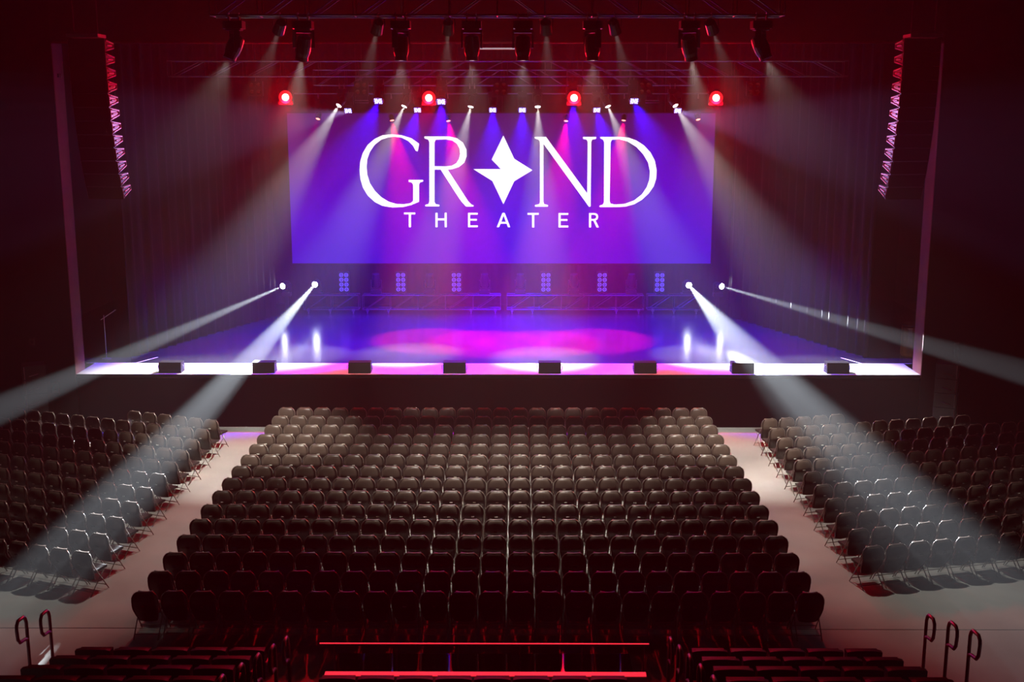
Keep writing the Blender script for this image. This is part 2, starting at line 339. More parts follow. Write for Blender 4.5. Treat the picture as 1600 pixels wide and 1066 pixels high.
# heads on the audience truss
foh = [(365, (-0.42, -0.2)), (473, (-0.26, 0.40)), (626, (-0.03, 0.02)), (737, (0, 0.02)), (817, (0, 0.02)), (926, (0.03, 0.02)), (1078, (0.26, 0.40)), (1190, (0.42, -0.2))]
for i, (x, (ax, ay)) in enumerate(foh):
    p = at_y(x, 25, YF); p.z = zF + 0.04
    moving_head('black moving head under the audience truss, %s of eight' % side_words(i, 8), p, (ax, ay, -1), 'lens_foh' if 0 < i < 7 else 'lens_off', 1.05,
                lamp=((7500 if i in (1, 6) else 1500) if 0 < i < 7 else 1300, WARM, 19 if i in (1, 6) else 31, 0.9, 0.05), group='moving heads on the audience truss')
def par_can(label, top, aim, lens, s=1.0, drop=0.12, lamp=None, group=None):
    t = thing('par_light', label, 'stage light', top, group)
    link('clamp', proto('clamp', lambda: m_clamp(1)), t, (0, 0, -0.16))
    mb = MB(); mb.tube([(-0.13 * s, 0, -drop - 0.15), (-0.13 * s, 0, -drop), (0, 0, -drop + 0.03), (0.13 * s, 0, -drop), (0.13 * s, 0, -drop - 0.15)], 0.012, 5); build(mb, 'bracket', 'fixture', t)
    aim = Vector(aim).normalized()
    def can():
        mb = MB(); mb.lathe([(0.05 * s, 0.16 * s), (0.10 * s, 0.1 * s), (0.115 * s, -0.12 * s), (0.12 * s, -0.14 * s), (0.105 * s, -0.14 * s), (0.1 * s, -0.09 * s)], 12); return mb.mesh('can', 'fixture')
    def ln():
        mb = MB(); mb.lathe([(0.1 * s, -0.1 * s), (0.09 * s, -0.125 * s), (0.03 * s, -0.13 * s)], 12); return mb.mesh('lens', lens)
    h = link('can', proto(('can', s), can), t, (0, 0, -drop - 0.15)); h.rotation_euler = aim.to_track_quat('-Z', 'Y').to_euler()
    link('lens', proto(('plens', s, lens), ln), h)
    if lamp: spot(t, Vector((0, 0, -drop - 0.15)) + aim * 0.16 * s, aim, *lamp)
    return t
# small profile lamps on the audience truss that light the stage front
pf = [437, 590, 700, 853, 960, 1112]; tx = [-9.9, -5.9, -1.9, 1.9, 5.9, 9.9]
for i, x in enumerate(pf):
    p = at_y(x, 25, YF); p.z = zF + 0.04
    par_can('small black can light under the audience truss, %s of six' % side_words(i, 6), p, Vector((tx[i], 33.55, STZ)) - p, 'lens_off', 1.1,
            lamp=(2900, WHITE, 11.0, 0.5, 0.04), group='small can lights on the audience truss')
# white beam heads over the stage
beams = [(535, (270, 578)), (636, (456, 556)), (738, (640, 552)), (840, (850, 558)), (946, (1105, 556)), (1050, (1305, 578))]
for i, (x, tg) in enumerate(beams):
    l = at_y(x, 170, YR); T = at_z(*tg, STZ); top = Vector((l.x, YR, zR + 0.04)); s = 0.78
    piv = top + Vector((0, 0, -0.16 - 0.46 * s)); aim = T - piv
    moving_head('moving head with white beam over the screen, %s of six' % side_words(i, 6), top, aim, 'lens_white', s, lamp=(29000, WHITE, 13, 0.9, 0.03), group='white beam heads above the screen')
# blue wash heads
def m_washface(s):
    mb = MB()
    for k in range(7):
        a = k * math.pi / 3; c = Vector((0.085 * s * math.cos(a), 0.085 * s * math.sin(a), 0)) if k < 6 else Vector((0, 0, 0))
        mb.lathe([(0.034 * s, -0.265 * s), (0.03 * s, -0.295 * s), (0.012 * s, -0.302 * s)], 8, Matrix.Translation(c))
    for k in range(4):
        a = math.pi / 4 + k * math.pi / 2; mb.lathe([(0.02 * s, -0.265 * s), (0.015 * s, -0.298 * s)], 6, Matrix.Translation(Vector((0.135 * s * math.cos(a), 0.135 * s * math.sin(a), 0))))
    return mb.mesh('lens', 'lens_blue')
def m_washhead(s):
    mb = MB(); mb.lathe([(0.07 * s, 0.1 * s), (0.12 * s, 0.06 * s), (0.13 * s, -0.15 * s), (0.165 * s, -0.2 * s), (0.17 * s, -0.27 * s), (0.13 * s, -0.27 * s)], 14); return mb.mesh('head', 'fixture')
wash = [(592, 158, 1), (690, 159, 1), (895, 160, 1), (990, 158, 1), (545, 173, 0), (653, 172, 0), (770, 172, 0), (816, 172, 0), (932, 172, 0), (1058, 173, 0)]
for i, (x, y, rear) in enumerate(wash):
    Y = YT + 0.45 if rear else YP
    l = at_y(x, y, Y); s = 1.0; zt = l.z + 0.62
    t = thing('wash_light', 'blue LED wash light %s, %s' % ('in the upper staggered row' if rear else 'in the lower row over the screen', side_words(i if rear else i - 4, 4 if rear else 6)), 'stage light', (l.x, Y, zt), 'blue wash lights')
    zl = (zT if rear else zP) - zt
    rod(t, 'hanging_bar', (0, 0, 0), (0, 0, max(zl, 0.03)), 0.016)
    link('base', proto(('base', 0.8), lambda: m_base(0.8)), t, (0, 0, 0)); link('yoke', proto(('yoke', 0.8), lambda: m_yoke(0.8)), t)
    h = link('head', proto('wh', lambda: m_washhead(1.0)), t, (0, 0, -0.40)); aim = Vector((0, -0.75, -1)).normalized()
    h.rotation_euler = aim.to_track_quat('-Z', 'Y').to_euler(); link('lens', proto('wf', lambda: m_washface(1.0)), h)
    if i in (4, 9):
        sd = -1 if i == 4 else 1
        spot(t, Vector((0, 0, -0.40)) + aim * 0.33, Vector((sd * 11.3, 30.4, 7.9)) - Vector((l.x, Y, l.z)), 7500, (0.55, 0.38, 1.0), 10.5, 0.5, 0.06); continue  # violet spot added here to brighten the line array sides
    spot(t, Vector((0, 0, -0.40)) + aim * 0.33, ({0: -0.5, 3: 0.5, 5: -0.3, 8: 0.3}.get(i, 0.0), 0.12 if rear else -0.12, -1), 62000 if rear else 50000, (0.02, 0.0, 1.0), 30, 1.0, 0.06)
# red pars that paint the magenta pool
rp_ = [(498, 182), (612, 184), (700, 185), (885, 185), (975, 184), (1090, 183)]
rt = [(-8.0, 36.5), (-2.3, 37.8), (-0.5, 37.4), (1.3, 37.4), (3.1, 37.8), (8.0, 36.5)]
for i, (x, y) in enumerate(rp_):
    l = at_y(x, y, YP); top = Vector((l.x, YP, zP - 0.02)); dr = max(0.12, zP - 0.17 - l.z)
    par_can('small red can light below the lighting pipe, %s of six' % side_words(i, 6), top, Vector((rt[i][0], rt[i][1], STZ)) - Vector((l.x, YP, l.z)), 'lens_red', 0.8, dr,
            lamp=(54000 if 0 < i < 5 else 2500, (1.0, 0.0, 0.10), 16, 0.5, 0.05), group='red can lights above the screen')
# red strobes
for i, (x, y) in enumerate([(446, 152), (670, 153), (897, 153), (1119, 153)]):
    l = at_y(x, y, YT - 0.05)
    t = thing('strobe_light', 'glaring red strobe light under the truss, %s of four' % side_words(i, 4), 'stage light', (l.x, YT - 0.05, l.z), 'red strobes')
    mb = MB(); mb.box(-0.21, 0.21, 0.001, 0.16, -0.21, 0.21); build(mb, 'housing', 'fixture', t)
    mb = MB(); mb.lathe([(0.105, 0), (0.1, 0.015), (0.05, 0.02)], 16, Matrix.Rotation(math.pi / 2, 4, 'X')); build(mb, 'lens', 'strobe_red', t)
    mb = MB(); mb.lathe([(0.108, 0.0), (0.11, 0.012), (0.19, 0.012), (0.195, 0.0)], 20, Matrix.Rotation(math.pi / 2, 4, 'X')); build(mb, 'halo_ring', 'halo_red', t)  # added glowing ring imitating the halo around the lens
    mb = MB(); mb.tube([(-0.23, 0.08, 0), (-0.23, 0.08, zT - l.z - 0.02), (0.23, 0.08, zT - l.z - 0.02), (0.23, 0.08, 0)], 0.014, 5); build(mb, 'bracket', 'fixture', t)
    spot(t, (0, -0.06, 0), (0, 0.4, -1), 9000, (1.0, 0.002, 0.012), 52, 1.0, 0.09)
    spot(t, (0, -0.06, 0), (0, -1, -0.2), 1300, (1.0, 0.002, 0.012), 82, 1.0, 0.09)
# unlit four-lamp blinders
for i, x in enumerate([399, 564, 782, 1008, 1178]):
    l = at_y(x, 138.5, YT - 0.02)
    t = thing('blinder_light', 'unlit two by two blinder lamp under the truss, %s of five' % side_words(i, 5), 'stage light', (l.x, YT - 0.02, l.z), 'unlit blinders')
    mb = MB(); mb.box(-0.21, 0.21, 0.0, 0.12, -0.21, 0.21); build(mb, 'housing', 'fixture', t)
    for q in (-0.1, 0.1):
        for z in (-0.1, 0.1):
            mb = MB(); mb.lathe([(0.075, 0), (0.07, 0.02), (0.03, 0.005)], 10, Matrix.Translation((q, 0, z)) @ Matrix.Rotation(math.pi / 2, 4, 'X')); build(mb, 'lamp', 'lamp_off', t)
    rod(t, 'hanger', (0, 0.06, 0.2), (0, 0.06, zT - l.z + 0.05), 0.014)
for i, x in enumerate((565, 1019)):
    l = at_y(x, 159, YT + 0.04); zb = at_y(x, 138.5, YT - 0.02).z - 0.205; t = thing('cable_tray', 'small pale framed tray under the truss, %s one' % ('left', 'right')[i], 'tray', l)
    mb = MB(); mb.tube([(-0.2, 0, -0.03), (0.2, 0, -0.03), (0.2, 0, 0.04), (-0.2, 0, 0.04)], 0.01, 5, True); build(mb, 'frame', 'fixture_metal', t)
    for q in (-0.18, 0.18): rod(t, 'hanger', (q, 0, 0.04), (q, 0, zb - l.z), 0.006)

# ------------------------------------------------------------------ floor carts with panels and heads
YC = 42.7; zc1 = at_y(800, 462, YC).z; zc0 = at_y(800, 484, YC).z
carts = [(474, 560), (566, 782), (792, 1006), (1012, 1096)]
for i, (a, c) in enumerate(carts):
    xa, xb = at_y(a, 470, YC).x, at_y(c, 470, YC).x
    t = truss('low rolling truss cart at the back of the stage, %s of four' % side_words(i, 4), xa, xb, YC, zc0, zc1 - zc0, 0.45, 1.0, 0.026, None, 99, name='truss_cart')
    xs = {0: [516], 1: [607, 736], 2: [832, 963], 3: [1053]}[i]
    for x in xs + [a + 8, c - 8]:
        cx = at_y(x, 480, YC).x - (xa + xb) / 2
        mb = MB(); hh = zc0 - STZ; mb.box(cx - 0.05, cx + 0.05, -0.06, 0.04, -0.06, 0.02); mb.lathe([(0.02, -0.02), (hh * 0.36, -0.02), (hh * 0.36, 0.02), (0.02, 0.02)], 10, Matrix.Translation((cx, -0.01, -hh * 0.63)) @ Matrix.Rotation(math.pi / 2, 4, 'Y')); build(mb, 'caster', 'fixture_metal', t)
zt = zc1 + 0.026
for i, x in enumerate([537, 626, 713, 853, 941, 1031]):
    b0 = at_y(x, 440, YC + 0.1)
    t = thing('led_panel', 'upright two column LED panel glowing blue on the rear cart, %s of six' % side_words(i, 6), 'stage light', (b0.x, YC + 0.2, zt), 'blue panels on the rear carts')
    mb = MB(); mb.box(-0.2, 0.2, -0.06, 0.06, 0.06, 0.84); mb.box(-0.12, 0.12, -0.12, 0.12, 0, 0.03); mb.box(-0.02, 0.02, -0.02, 0.02, 0.03, 0.06); build(mb, 'housing', 'fixture', t)
    for q in (-0.092, 0.092):
        for k in range(4):
            T = Matrix.Translation((q, -0.062, 0.18 + 0.18 * k)) @ Matrix.Rotation(math.pi / 2, 4, 'X')
            def ringm():
                mb = MB(); mb.tube([(0.062 * math.cos(a), 0.062 * math.sin(a), 0) for a in [j * math.pi / 6 for j in range(12)]], 0.014, 4, True); mb.lathe([(0.022, 0), (0.02, 0.01), (0.008, 0.012)], 6); return mb.mesh('lamp', 'lens_bluedim')
            o = link('lamp', proto('ring', ringm), t); o.matrix_local = T
for i, x in enumerate([587, 671, 757, 813, 897, 987]):
    b0 = at_y(x, 440, YC + 0.1)
    moving_head('unlit moving head standing upright on the rear cart, %s of six' % side_words(i, 6), (b0.x, YC + 0.2, zt), (0, -0.12, 1), 'lens_off', 1.0, hang=False, group='unlit heads on the rear carts')
# four bright heads at the ends
low = [(447, 445, at_y(0, 640, 28.5), 1.7, 300000), (492, 444, at_z(118, 885, 0.6), 2.5, 360000), (1076, 445, at_z(1420, 862, 0.6), 4.0, 240000), (1122, 446, at_y(1600, 582, 29.0), 1.5, 240000)]
names = ['bright moving head at far left sending a beam to the left wall', 'bright moving head left of the carts beaming over the left chairs', 'bright moving head right of the carts beaming over the right chairs', 'bright moving head at far right sending a thin beam past the drape']
for i, (x, y, T, half, W) in enumerate(low):
    l = at_y(x, y, YC - 0.1); s = 0.9; base = Vector((l.x, YC + (0.2 if 0 < i < 3 else -0.1), zt if 0 < i < 3 else STZ))
    hz = l.z - 0.46 * s - base.z
    piv = Vector((base.x, base.y, l.z))
    t = moving_head(names[i], (base.x, base.y, base.z + hz), T - piv, 'lens_cool', s, lamp=(W, COOL, half, 0.5, 0.04), hang=False)
    mb = MB(); mb.box(-0.22, 0.22, -0.2, 0.2, -hz, -hz + 0.04); mb.box(-0.06, 0.06, -0.06, 0.06, -hz + 0.04, 0); build(mb, 'stand', 'fixture', t)

# ------------------------------------------------------------------ loudspeakers
for i, x in enumerate([266, 412, 562, 710, 859, 1008, 1160, 1308]):
    p = at_z(x, 583, STZ); p.y = SY + 0.32
    t = thing('stage_lip_speaker', 'low black speaker box on the stage edge, %s of eight' % side_words(i, 8), 'speaker', (p.x, p.y, STZ), 'speakers along the stage edge')
    mb = MB(); mb.add([(-0.32, -0.2, 0), (0.32, -0.2, 0), (0.32, 0.2, 0), (-0.32, 0.2, 0), (-0.32, -0.16, 0.31), (0.32, -0.16, 0.31), (0.32, 0.16, 0.31), (-0.32, 0.16, 0.31)], [(3, 2, 1, 0), (4, 5, 6, 7), (0, 1, 5, 4), (1, 2, 6, 5), (2, 3, 7, 6), (3, 0, 4, 7)]); build(mb, 'cabinet', 'spk', t)
    mb = MB(); mb.add([(-0.29, -0.205, 0.02), (0.29, -0.205, 0.02), (0.29, -0.172, 0.29), (-0.29, -0.172, 0.29)], [(0, 1, 2, 3)]); g_ = build(mb, 'grille', 'grille', t); g_.modifiers.new('s', 'SOLIDIFY').thickness = 0.008
    for q in (-1, 1):
        mb = MB(); mb.tube([(q * 0.32, -0.07, 0.08), (q * 0.365, -0.07, 0.1), (q * 0.365, -0.07, 0.21), (q * 0.32, -0.07, 0.23)], 0.011, 5); build(mb, 'handle', 'rigging', t)
def array(label, side):
    n = 12; YA = 30.2
    xb0, xb1 = (133, 192) if side < 0 else (1383, 1443)
    bot = at_y((xb0 + xb1) / 2, 318, YA); xt = at_y(172 if side < 0 else 1404, 60, YA)
    t = thing('line_array', label, 'speaker', (xt.x + side * 0.62, YA, bot.z))
    W, H, Dp = 0.98, 0.335, 0.5
    z, y, x = xt.z - bot.z + 0.0, 0.0, 0.0; ang = 0.0
    mb = MB(); mb.box(-0.4, 0.4, -0.25, 0.35, z + 0.02, z + 0.1); build(mb, 'rigging_frame', 'rigging', t)
    for q in (-0.3, 0.3): rod(t, 'hoist_chain', (q, 0.05, z + 0.1), (q, 0.05, 15.9 - bot.z), 0.015)
    def cab():
        m = MB(); m.add([(-W / 2, 0, -H), (W / 2, 0, -H), (W / 2, Dp, -H * 0.72), (-W / 2, Dp, -H * 0.72), (-W / 2, 0, 0), (W / 2, 0, 0), (W / 2, Dp, -H * 0.28), (-W / 2, Dp, -H * 0.28)], [(3, 2, 1, 0), (4, 5, 6, 7), (0, 1, 5, 4), (1, 2, 6, 5), (2, 3, 7, 6), (3, 0, 4, 7)]); return m.mesh('cabinet', 'spk')
    def gri():
        m = MB(); m.box(-W / 2 + 0.03, W / 2 - 0.03, -0.015, 0.002, -H + 0.02, -0.02); return m.mesh('grille', 'grille')
    def plate(q):
        m = MB(); X = q * (W / 2 + 0.006); m.tube([(X, 0.03, -0.015), (X, 0.03, -H + 0.015)], 0.016, 4); m.tube([(X, 0.09, -H * 0.16), (X, 0.46, -H * 0.34)], 0.022, 4); m.tube([(X, 0.09, -H * 0.84), (X, 0.46, -H * 0.66)], 0.022, 4); m.tube([(X, 0.12, -H * 0.5), (X, 0.36, -H * 0.5)], 0.026, 4); m.tube([(X, 0.46, -H * 0.34), (X, 0.46, -H * 0.66)], 0.016, 4); return m.mesh('side_bracket', 'rigging')
    pos = Vector((0, 0, z)); 
    for k in range(n):
        ang = math.radians(0.2 * k + 0.11 * k * k)
        T = Matrix.Translation(pos) @ Matrix.Rotation(side * 0.16, 4, 'Z') @ Matrix.Rotation(ang, 4, 'X')
        c = link('cabinet', proto('acab', cab), t); c.matrix_local = T
        link('grille', proto('agri', gri), c); link('side_bracket', proto('apl-1', lambda: plate(-1)), c); link('side_bracket', proto('apl1', lambda: plate(1)), c)
        pos = pos + Vector((0, math.sin(ang) * H, -math.cos(ang) * H)) + Vector((-side * 0.02 * k / 12, 0, -0.006))
    return t
array('tall curved hanging line array of black speakers left of the stage', -1)
array('tall curved hanging line array of black speakers right of the stage', 1)
def ground_stack(label, px0, py0, py1, sgn):
    base = at_z(px0, py1, 0); base = Vector((base.x, min(base.y, 32.0), 0)); Yb = base.y
    x = at_y(px0, py0, Yb).x; h = at_y(px0, py0, Yb).z
    t = thing('ground_speaker_stack', label, 'speaker', (x, Yb, 0), rz=sgn * 1.15); n = 5
    for k in range(n):
        z0 = h * k / n
        mb = MB(); mb.box(-0.32, 0.32, -0.3, 0.3, z0 + 0.004, z0 + h / n - 0.008); c = build(mb, 'cabinet', 'spk', t)
        mb = MB(); mb.box(-0.29, 0.29, -0.315, -0.301, z0 + 0.03, z0 + h / n - 0.03); build(mb, 'grille', 'grille', c)
        for q in (-1, 1):
            mb = MB(); mb.tube([(q * 0.325, -0.26, z0 + 0.02), (q * 0.325, -0.26, z0 + h / n - 0.02)], 0.014, 4); mb.tube([(q * 0.325, -0.15, z0 + 0.1), (q * 0.325, 0.1, z0 + 0.16)], 0.014, 4); build(mb, 'side_bracket', 'rigging', c)
    return t
ground_stack('tall slim speaker stack on the floor left of the stage', 52, 568, 668, -1)
ground_stack('tall slim speaker stack on the floor right of the stage', 1482, 566, 672, 1)
for lab, x, y, wd, ht in (('small pale switch plate on the dark wall left of the stage', 50, 535, 0.16, 0.2), ('pale grey plate on the dark wall just left of the stage corner', 86, 606, 0.2, 0.32), ('narrow bluish panel on the dark wall right of the stage', 1494, 552, 0.14, 0.6)):
    p = at_y(x, y, SY - 0.02); t = thing('wall_plate', lab, 'wall plate', p)
    mb = MB(); mb.box(-wd / 2, wd / 2, 0, 0.02, -ht / 2, ht / 2); build(mb, 'cover', 'wallplate', t); mb = MB(); mb.box(-wd / 5, wd / 5, -0.012, 0, -ht / 5, ht / 5); build(mb, 'switch', 'black', t)
for sgn, x, y in ((-1, 97, 118), (1, 1483, 120)):
    p = at_y(x, y, SY + 0.3); t = thing('wall_hook', 'small metal eye fitting high on the %s proscenium edge' % ('left' if sgn < 0 else 'right'), 'fitting', (sgn * PX, SY + 0.3, p.z))
    mb = MB(); mb.box(*sorted((0, -sgn * 0.03)), -0.05, 0.05, -0.05, 0.05); build(mb, 'base_plate', 'fixture', t); mb = MB(); mb.tube([(-sgn * (0.06 + 0.04 * math.cos(a)), 0, 0.04 * math.sin(a)) for a in [k * math.pi / 4 for k in range(8)]], 0.012, 5, True); build(mb, 'ring', 'fixture_metal', t)
p = at_z(145, 566, STZ)
t = thing('microphone_stand', 'thin microphone stand in the dark left wing', 'stand', (p.x + 0.25, 34.7, STZ))
mb = MB(); mb.lathe([(0.14, 0), (0.14, 0.015), (0.02, 0.03)], 12); build(mb, 'base', 'fixture_metal', t); rod(t, 'pole', (0, 0, 0.02), (0, 0, 1.35), 0.012, 'fixture_metal'); rod(t, 'boom', (-0.1, 0, 1.2), (0.35, 0.1, 1.5), 0.009, 'fixture_metal')
p = at_z(1432, 575, STZ)
t = thing('drape_edge_standin', 'added round amber body imitating a lit drape edge in the right wing', 'drape edge', (12.75, 35.3, STZ))  # added body standing in for an amber-lit drape edge
mb = MB(); mb.lathe([(0.34, 0.0), (0.36, 0.05), (0.36, 0.9), (0.33, 0.95)], 16); build(mb, 'body', 'amber_lit', t); mb = MB(); mb.lathe([(0.37, 0.95), (0.37, 0.99), (0.3, 1.0)], 16); build(mb, 'top', 'black', t)

# ------------------------------------------------------------------ folding chairs
def chair_parts():
    P = []
    # backrest: bulged panel, upper half upright, lower half tucked under the seat
    W = 0.445; nx = 8; vs = []
    prof = [(0.03, 0.846), (0.0, 0.845), (-0.02, 0.835), (-0.035, 0.81), (-0.045, 0.775), (-0.055, 0.73), (-0.066, 0.67), (-0.072, 0.61), (-0.05, 0.545), (-0.005, 0.46), (0.04, 0.37), (0.075, 0.30), (0.09, 0.27)]; nz = len(prof)
    def halfw(z):
        if z > 0.68: u = (z - 0.68) / 0.166; return W / 2 * (1 - 0.44 * u ** 2.8)
        u = max(0, (0.56 - z) / 0.29); return W / 2 * (1 - 0.30 * u ** 2)
    mb = MB()
    for y, z in prof:
        hw = halfw(z)
        for i in range(nx + 1):
            u = -1 + 2 * i / nx; vs.append((hw * u, y + 0.045 * u * u, z))
    fs = [(r * (nx + 1) + i, (r + 1) * (nx + 1) + i, (r + 1) * (nx + 1) + i + 1, r * (nx + 1) + i + 1) for r in range(nz - 1) for i in range(nx)]
    N = len(vs); front = [(x, y + 0.03, z) for x, y, z in vs]
    mb.add(vs + front, [f[::-1] for f in fs] + [tuple(i + N for i in f) for f in fs], True)
    rim = [i for i in range(nx + 1)] + [r * (nx + 1) + nx for r in range(1, nz)] + [(nz - 1) * (nx + 1) + i for i in range(nx - 1, -1, -1)] + [r * (nx + 1) for r in range(nz - 2, 0, -1)]
    mb.f += [(rim[i], rim[(i + 1) % len(rim)], rim[(i + 1) % len(rim)] + N, rim[i] + N) for i in range(len(rim))]; mb.smooth += [True] * len(rim)
    P.append(('backrest', mb, 'chair_back', None))
    mb = MB(); mb.box(-0.03, 0.03, -0.082, -0.066, 0.612, 0.630); P.append(('number_plate', mb, 'plate', 'backrest'))
    mb = MB(); sp = [(0.10, 0.41), (0.09, 0.445), (0.11, 0.47), (0.25, 0.462), (0.42, 0.472), (0.46, 0.455), (0.45, 0.42)]
    a = [(-0.2, y, z) for y, z in sp]; c = [(0.2, y, z) for y, z in sp]; k = len(sp)
    mb.add(a + c, [(i, (i + 1) % k, k + (i + 1) % k, k + i) for i in range(k)] + [tuple(range(k))[::-1], tuple(range(k, 2 * k))]); P.append(('seat', mb, 'chair_seat', None))
    hz = [(0.02, 0.58), (-0.02, 0.66), (-0.02, 0.73), (-0.012, 0.78), (-0.005, 0.815), (0.0, 0.838)]
    hoop = [(-halfw(z) - 0.006, y + 0.03, z) for y, z in hz] + [(0, 0.0, 0.852)] + [(halfw(z) + 0.006, y + 0.03, z) for y, z in hz[::-1]]
    mb = MB(); mb.tube(hoop, 0.013, 5); P.append(('back_frame', mb, 'chair_frame', None))
    for q in (-1, 1):
        mb = MB(); mb.tube([(q * 0.228, 0.05, 0.58), (q * 0.226, 0.14, 0.44), (q * 0.222, 0.43, 0.0)], 0.011, 5); P.append(('leg', mb, 'chair_frame', None))
        mb = MB(); mb.tube([(q * 0.212, 0.34, 0.42), (q * 0.212, 0.12, 0.2), (q * 0.212, -0.07, 0.0)], 0.011, 5); P.append(('leg', mb, 'chair_frame', None))
    mb = MB(); mb.tube([(-0.222, 0.37, 0.09), (0.222, 0.37, 0.09)], 0.009, 5); P.append(('stretcher', mb, 'chair_frame', None))
    mb = MB(); mb.tube([(-0.212, 0.0, 0.075), (0.212, 0.0, 0.075)], 0.009, 5); P.append(('stretcher', mb, 'chair_frame', None))
    return P
PARTS = chair_parts(); PM = [(nme, mb.mesh('chair_' + nme, mm), par) for nme, mb, mm, par in PARTS]
seats = []      # (x, y, rz, label)
def nth(i): return '%d%s' % (i, 'th' if 10 <= i % 100 <= 20 else {1: 'st', 2: 'nd', 3: 'rd'}.get(i % 10, 'th'))
for r in range(15):
    for c in range(24):
        seats.append((-5.88 + 0.5 * c, 31.53 - 0.903 * r, 0, 0, 'folding chair %s from left in %s row from the back of centre block' % (nth(c + 1), nth(15 - r))))
def side_block(sgn, X0, Yb, ang, dy, nr, lim, nm):
    dx, dyc = 0.5 * math.cos(math.radians(ang)), 0.5 * math.sin(math.radians(ang))
    for r in range(nr):           # r = 0 is the row nearest the camera
        for c in range(40):
            fr = nr - 1 - r
            if c >= lim[min(fr, len(lim) - 1)]: continue
            x, y = X0 + sgn * dx * c, Yb + dy * r + dyc * c
            px, py = project((x, y, 0.6))
            if -25 < px < 1625: seats.append((x, y, sgn * math.radians(ang), 0, 'folding chair %s from the aisle in %s row from the back of %s block' % (nth(c + 1), nth(r + 1), nm)))
side_block(1, 7.36, 21.08, 14.0, 0.932, 11, [5, 12, 19, 26], 'right')
side_block(-1, -7.66, 20.72, 20.0, 0.955, 11, [6, 13, 20, 27], 'left')
def dist(s): return (Vector((s[0], s[1], 0.6)) - CAM).length
seats.sort(key=dist)
JIT = lambda s: (s[0] + random.uniform(-0.005, 0.005), s[1] + random.uniform(-0.015, 0.015), s[2] + random.uniform(-0.012, 0.012))
for s in seats[:300]:
    x, y, rz = JIT(s)
    t = thing('folding_chair', 'dark ' + s[4], 'chair', (x, y, 0), 'folding chairs on the hall floor', rz)
    done = {}
    for nme, me, par in PM: done[nme] = link(nme, me, done[par] if par else t)
rest = {}
for s in seats[300:]:
    x, y, rz = JIT(s); T = Matrix.Translation((x, y, 0)) @ Matrix.Rotation(rz, 4, 'Z')
    for nme, mb, mm, par in PARTS:
        R_ = rest.setdefault(mm, ([], [], [])); o = len(R_[0]); R_[0].extend(tuple(T @ Vector(v)) for v in mb.v); R_[1].extend(tuple(i + o for i in f) for f in mb.f); R_[2].extend(mb.smooth)
V, Fc, S, MI = [], [], [], []; mats = list(rest)
for i, mm in enumerate(mats):
    o = len(V); V += rest[mm][0]; Fc += [tuple(j + o for j in f) for f in rest[mm][1]]; S += rest[mm][2]; MI += [i] * len(rest[mm][1])
me = D.meshes.new('far_chairs'); me.from_pydata(V, [], Fc)
for mm in mats: me.materials.append(M[mm])
me.polygons.foreach_set('use_smooth', S); me.polygons.foreach_set('material_index', MI); me.update()
tag(link('far_folding_chairs', me), 'dark folding chairs filling the rows farther away near the stage', 'chairs', kind='stuff')

# ------------------------------------------------------------------ foreground riser banks, seats, rails
def riser_seat(label, x, y, z):
    t = thing('auditorium_chair', label, 'chair', (x, y, z), 'seats on the riser banks')
    def back():
        mb = MB(); W = 0.25; pts = []
        for i in range(9):
            a = math.pi * i / 8; pts.append((W * max(-1, min(1, 1.12 * math.cos(a))), 0.80 + 0.06 * math.sin(a) ** 0.5))
        pts += [(-W, 0.42), (W, 0.42)]; k = len(pts)
        a_ = [(x_, -0.03 + 0.03 * (0.86 - z_), z_) for x_, z_ in pts]; c_ = [(x_, y_ + 0.07, z_) for x_, y_, z_ in a_]
        mb.add(a_ + c_, [tuple(range(k)), tuple(range(k, 2 * k))[::-1]] + [(i, k + i, k + (i + 1) % k, (i + 1) % k) for i in range(k)]); return mb.mesh('backrest', 'seat_cloth')
    def pan():
        mb = MB(); mb.box(-0.23, 0.23, 0.06, 0.18, 0.36, 0.8); return mb.mesh('seat', 'seat_cloth')
    def legs():
        mb = MB(); mb.box(-0.025, 0.025, 0.0, 0.12, 0, 0.42); mb.box(-0.06, 0.06, -0.04, 0.16, 0, 0.015); return mb.mesh('leg', 'fixture')
    def arm():
        mb = MB(); mb.box(0.25, 0.272, -0.02, 0.3, 0.60, 0.635); mb.lathe([(0.02, 0), (0.02, 0.05), (0.012, 0.06)], 8, Matrix.Translation((0.252, -0.0, 0.6))); return mb.mesh('armrest', 'rail')
    link('backrest', proto('rs_b', back), t); link('seat', proto('rs_s', pan), t); link('leg', proto('rs_l', legs), t); link('armrest', proto('rs_a', arm), t)
NROW, RY, RD, RZ, RR = 6, 15.9, 0.87, 0.62, 0.30
for sgn, nm in ((-1, 'left'), (1, 'right')):
    for k in range(NROW):
        tier = thing('seating_tier', 'dark seating platform, %s lowest tier of the %s foreground bank' % (ORD[k], nm), 'platform', (sgn * 4.2, RY - RD * k, 0), 'tiers of the foreground banks')
        top = RZ + RR * k; mb = MB(); mb.box(-1.7, 1.7, -RD + 0.004, 0, 0, top - 0.04); build(mb, 'body', 'riser', tier)
        mb = MB(); mb.box(-1.7, 1.7, -RD + 0.004, 0.0, top - 0.04, top); build(mb, 'tread', 'riser', tier)
    for k in range(NROW - 1):
        for c in range(5):
            x = sgn * (5.5 - 0.55 * c)
            riser_seat('black riser seat %s from outer aisle in %s row of the %s foreground bank' % (nth(c + 1), nth(k + 1), nm), x, RY - 0.45 - RD * k, RZ + RR * k)
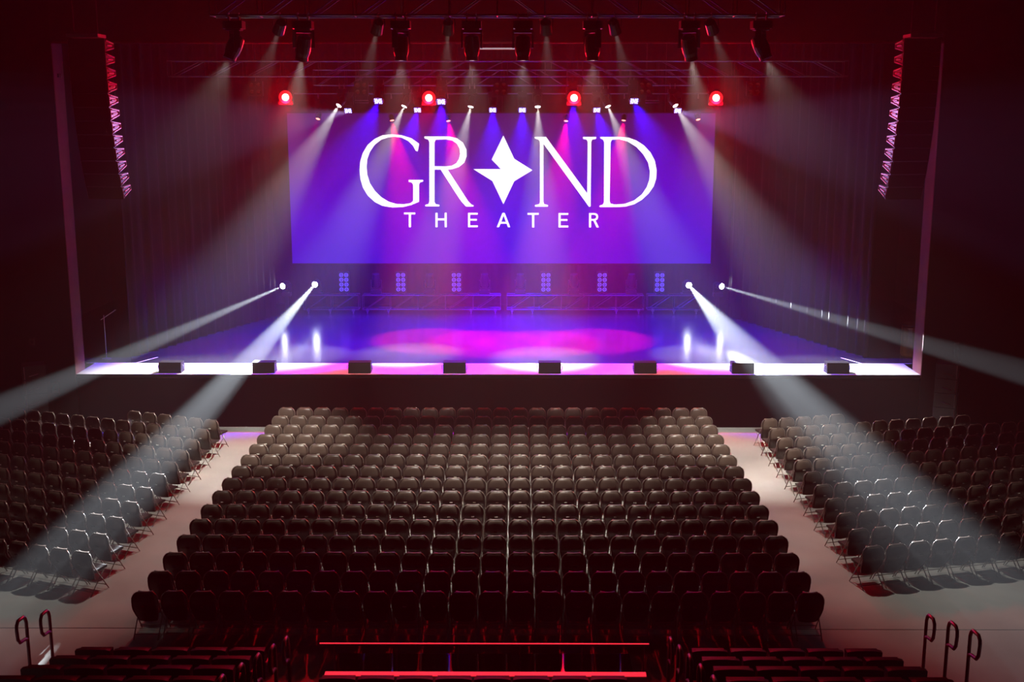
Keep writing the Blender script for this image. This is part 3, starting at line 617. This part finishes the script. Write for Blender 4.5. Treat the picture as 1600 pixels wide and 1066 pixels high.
def p_rail(label, x, y, z, h=1.05):
    t = thing('loop_handrail', label, 'handrail', (x, y, z), 'loop handrails on the riser aisles')
    mb = MB(); pts = [(0, 0, 0), (0, 0, h - 0.12), (0, -0.03, h - 0.04), (0, -0.08, h), (0, -0.26, h + 0.02), (0, -0.32, h - 0.03), (0, -0.33, h - 0.1), (0, -0.31, h - 0.25), (0, -0.25, h - 0.32), (0, -0.1, h - 0.34), (0, -0.01, h - 0.38)]
    mb.tube(pts, 0.026, 8); build(mb, 'tube', 'rail', t)
    mb = MB(); mb.lathe([(0.06, 0), (0.06, 0.012), (0.03, 0.02)], 10); build(mb, 'foot_plate', 'rail', t)
for sgn, nm in ((-1, 'left'), (1, 'right')):
    for k in range(5):
        p_rail('%s loop handrail on the inner side of the %s foreground bank' % (nth(k + 1) + ' farthest', nm), sgn * 2.75, RY - 0.25 - RD * k, RZ + RR * k, 0.98)
for lab, x, y in (('tall loop handrail at the left edge, nearer of two', 31, 970), ('tall loop handrail at the left edge, farther of two', 68, 960), ('loop handrail at the lower right, farthest of three', 1456, 967), ('loop handrail at the lower right, middle of three', 1491, 978), ('loop handrail at the lower right, nearest of three', 1526, 992)):
    X = -6.62 if x < 800 else 6.62
    d = ray(x, y); kk = (X - CAM.x) / d.x; P_ = CAM + d * kk
    p_rail(lab, X, P_.y + 0.2, 0.0 if P_.z < 1.3 else 0.0, P_.z)
# centre control platform behind the last row
ct = thing('control_platform', 'low glossy black platform behind the last row of chairs', 'platform', (0, 17.2, 0))
mb = MB(); mb.box(-2.44, 2.44, -4.2, 1.0, 0, 0.06); build(mb, 'deck', 'gloss', ct)
y1 = 16.4; zr = at_y(740, 1008, y1).z
gr = thing('guard_rail', 'low guard rail with an added red glow in the centre foreground', 'railing', (0, y1, 0.06))
xa, xb = max(-2.43, at_y(457, 1008, y1).x), at_y(1014, 1010, y1).x
rod(gr, 'top_rail', (xa, 0, zr - 0.06), (xb, 0, zr - 0.06), 0.02, 'rail')
mb = MB(); mb.box(xa, xb, -0.008, 0.008, zr - 0.044, zr - 0.032); build(mb, 'glow_strip', 'red_glow', gr)  # added emissive strip imitating red light caught along the rail
for k in range(6): rod(gr, 'post', (xa + 0.22 + (xb - xa - 0.3) * k / 5, 0, 0), (xa + 0.22 + (xb - xa - 0.3) * k / 5, 0, zr - 0.06), 0.016, 'rail')
y2 = 15.4; z2 = at_y(740, 1053, y2).z
le = thing('lit_ledge', 'long ledge with an added red glow strip along the bottom of the view', 'ledge', (0, y2, 0.06))
xa, xb = at_y(507, 1053, y2).x, at_y(1010, 1053, y2).x
mb = MB(); mb.box(xa, xb, -0.25, 0.12, z2 - 0.5, z2 - 0.09); mb.box(xa + 0.05, xb - 0.05, -0.2, 0.05, 0, z2 - 0.5); build(mb, 'body', 'gloss', le)
mb = MB(); mb.box(xa, xb, -0.02, 0.09, z2 - 0.09, z2 - 0.075); build(mb, 'glow_strip', 'red_glow', le)  # added emissive strip imitating the red-lit band on the ledge
for c in range(11):
    x = xa + 0.27 + 0.535 * c
    if x > min(xb, 2.15): break
    riser_seat('black rounded seat in the centre foreground row, %s from left' % nth(c + 1), x, y2 - 0.55, at_y(740, 1059, y2 - 0.55).z - 0.86)
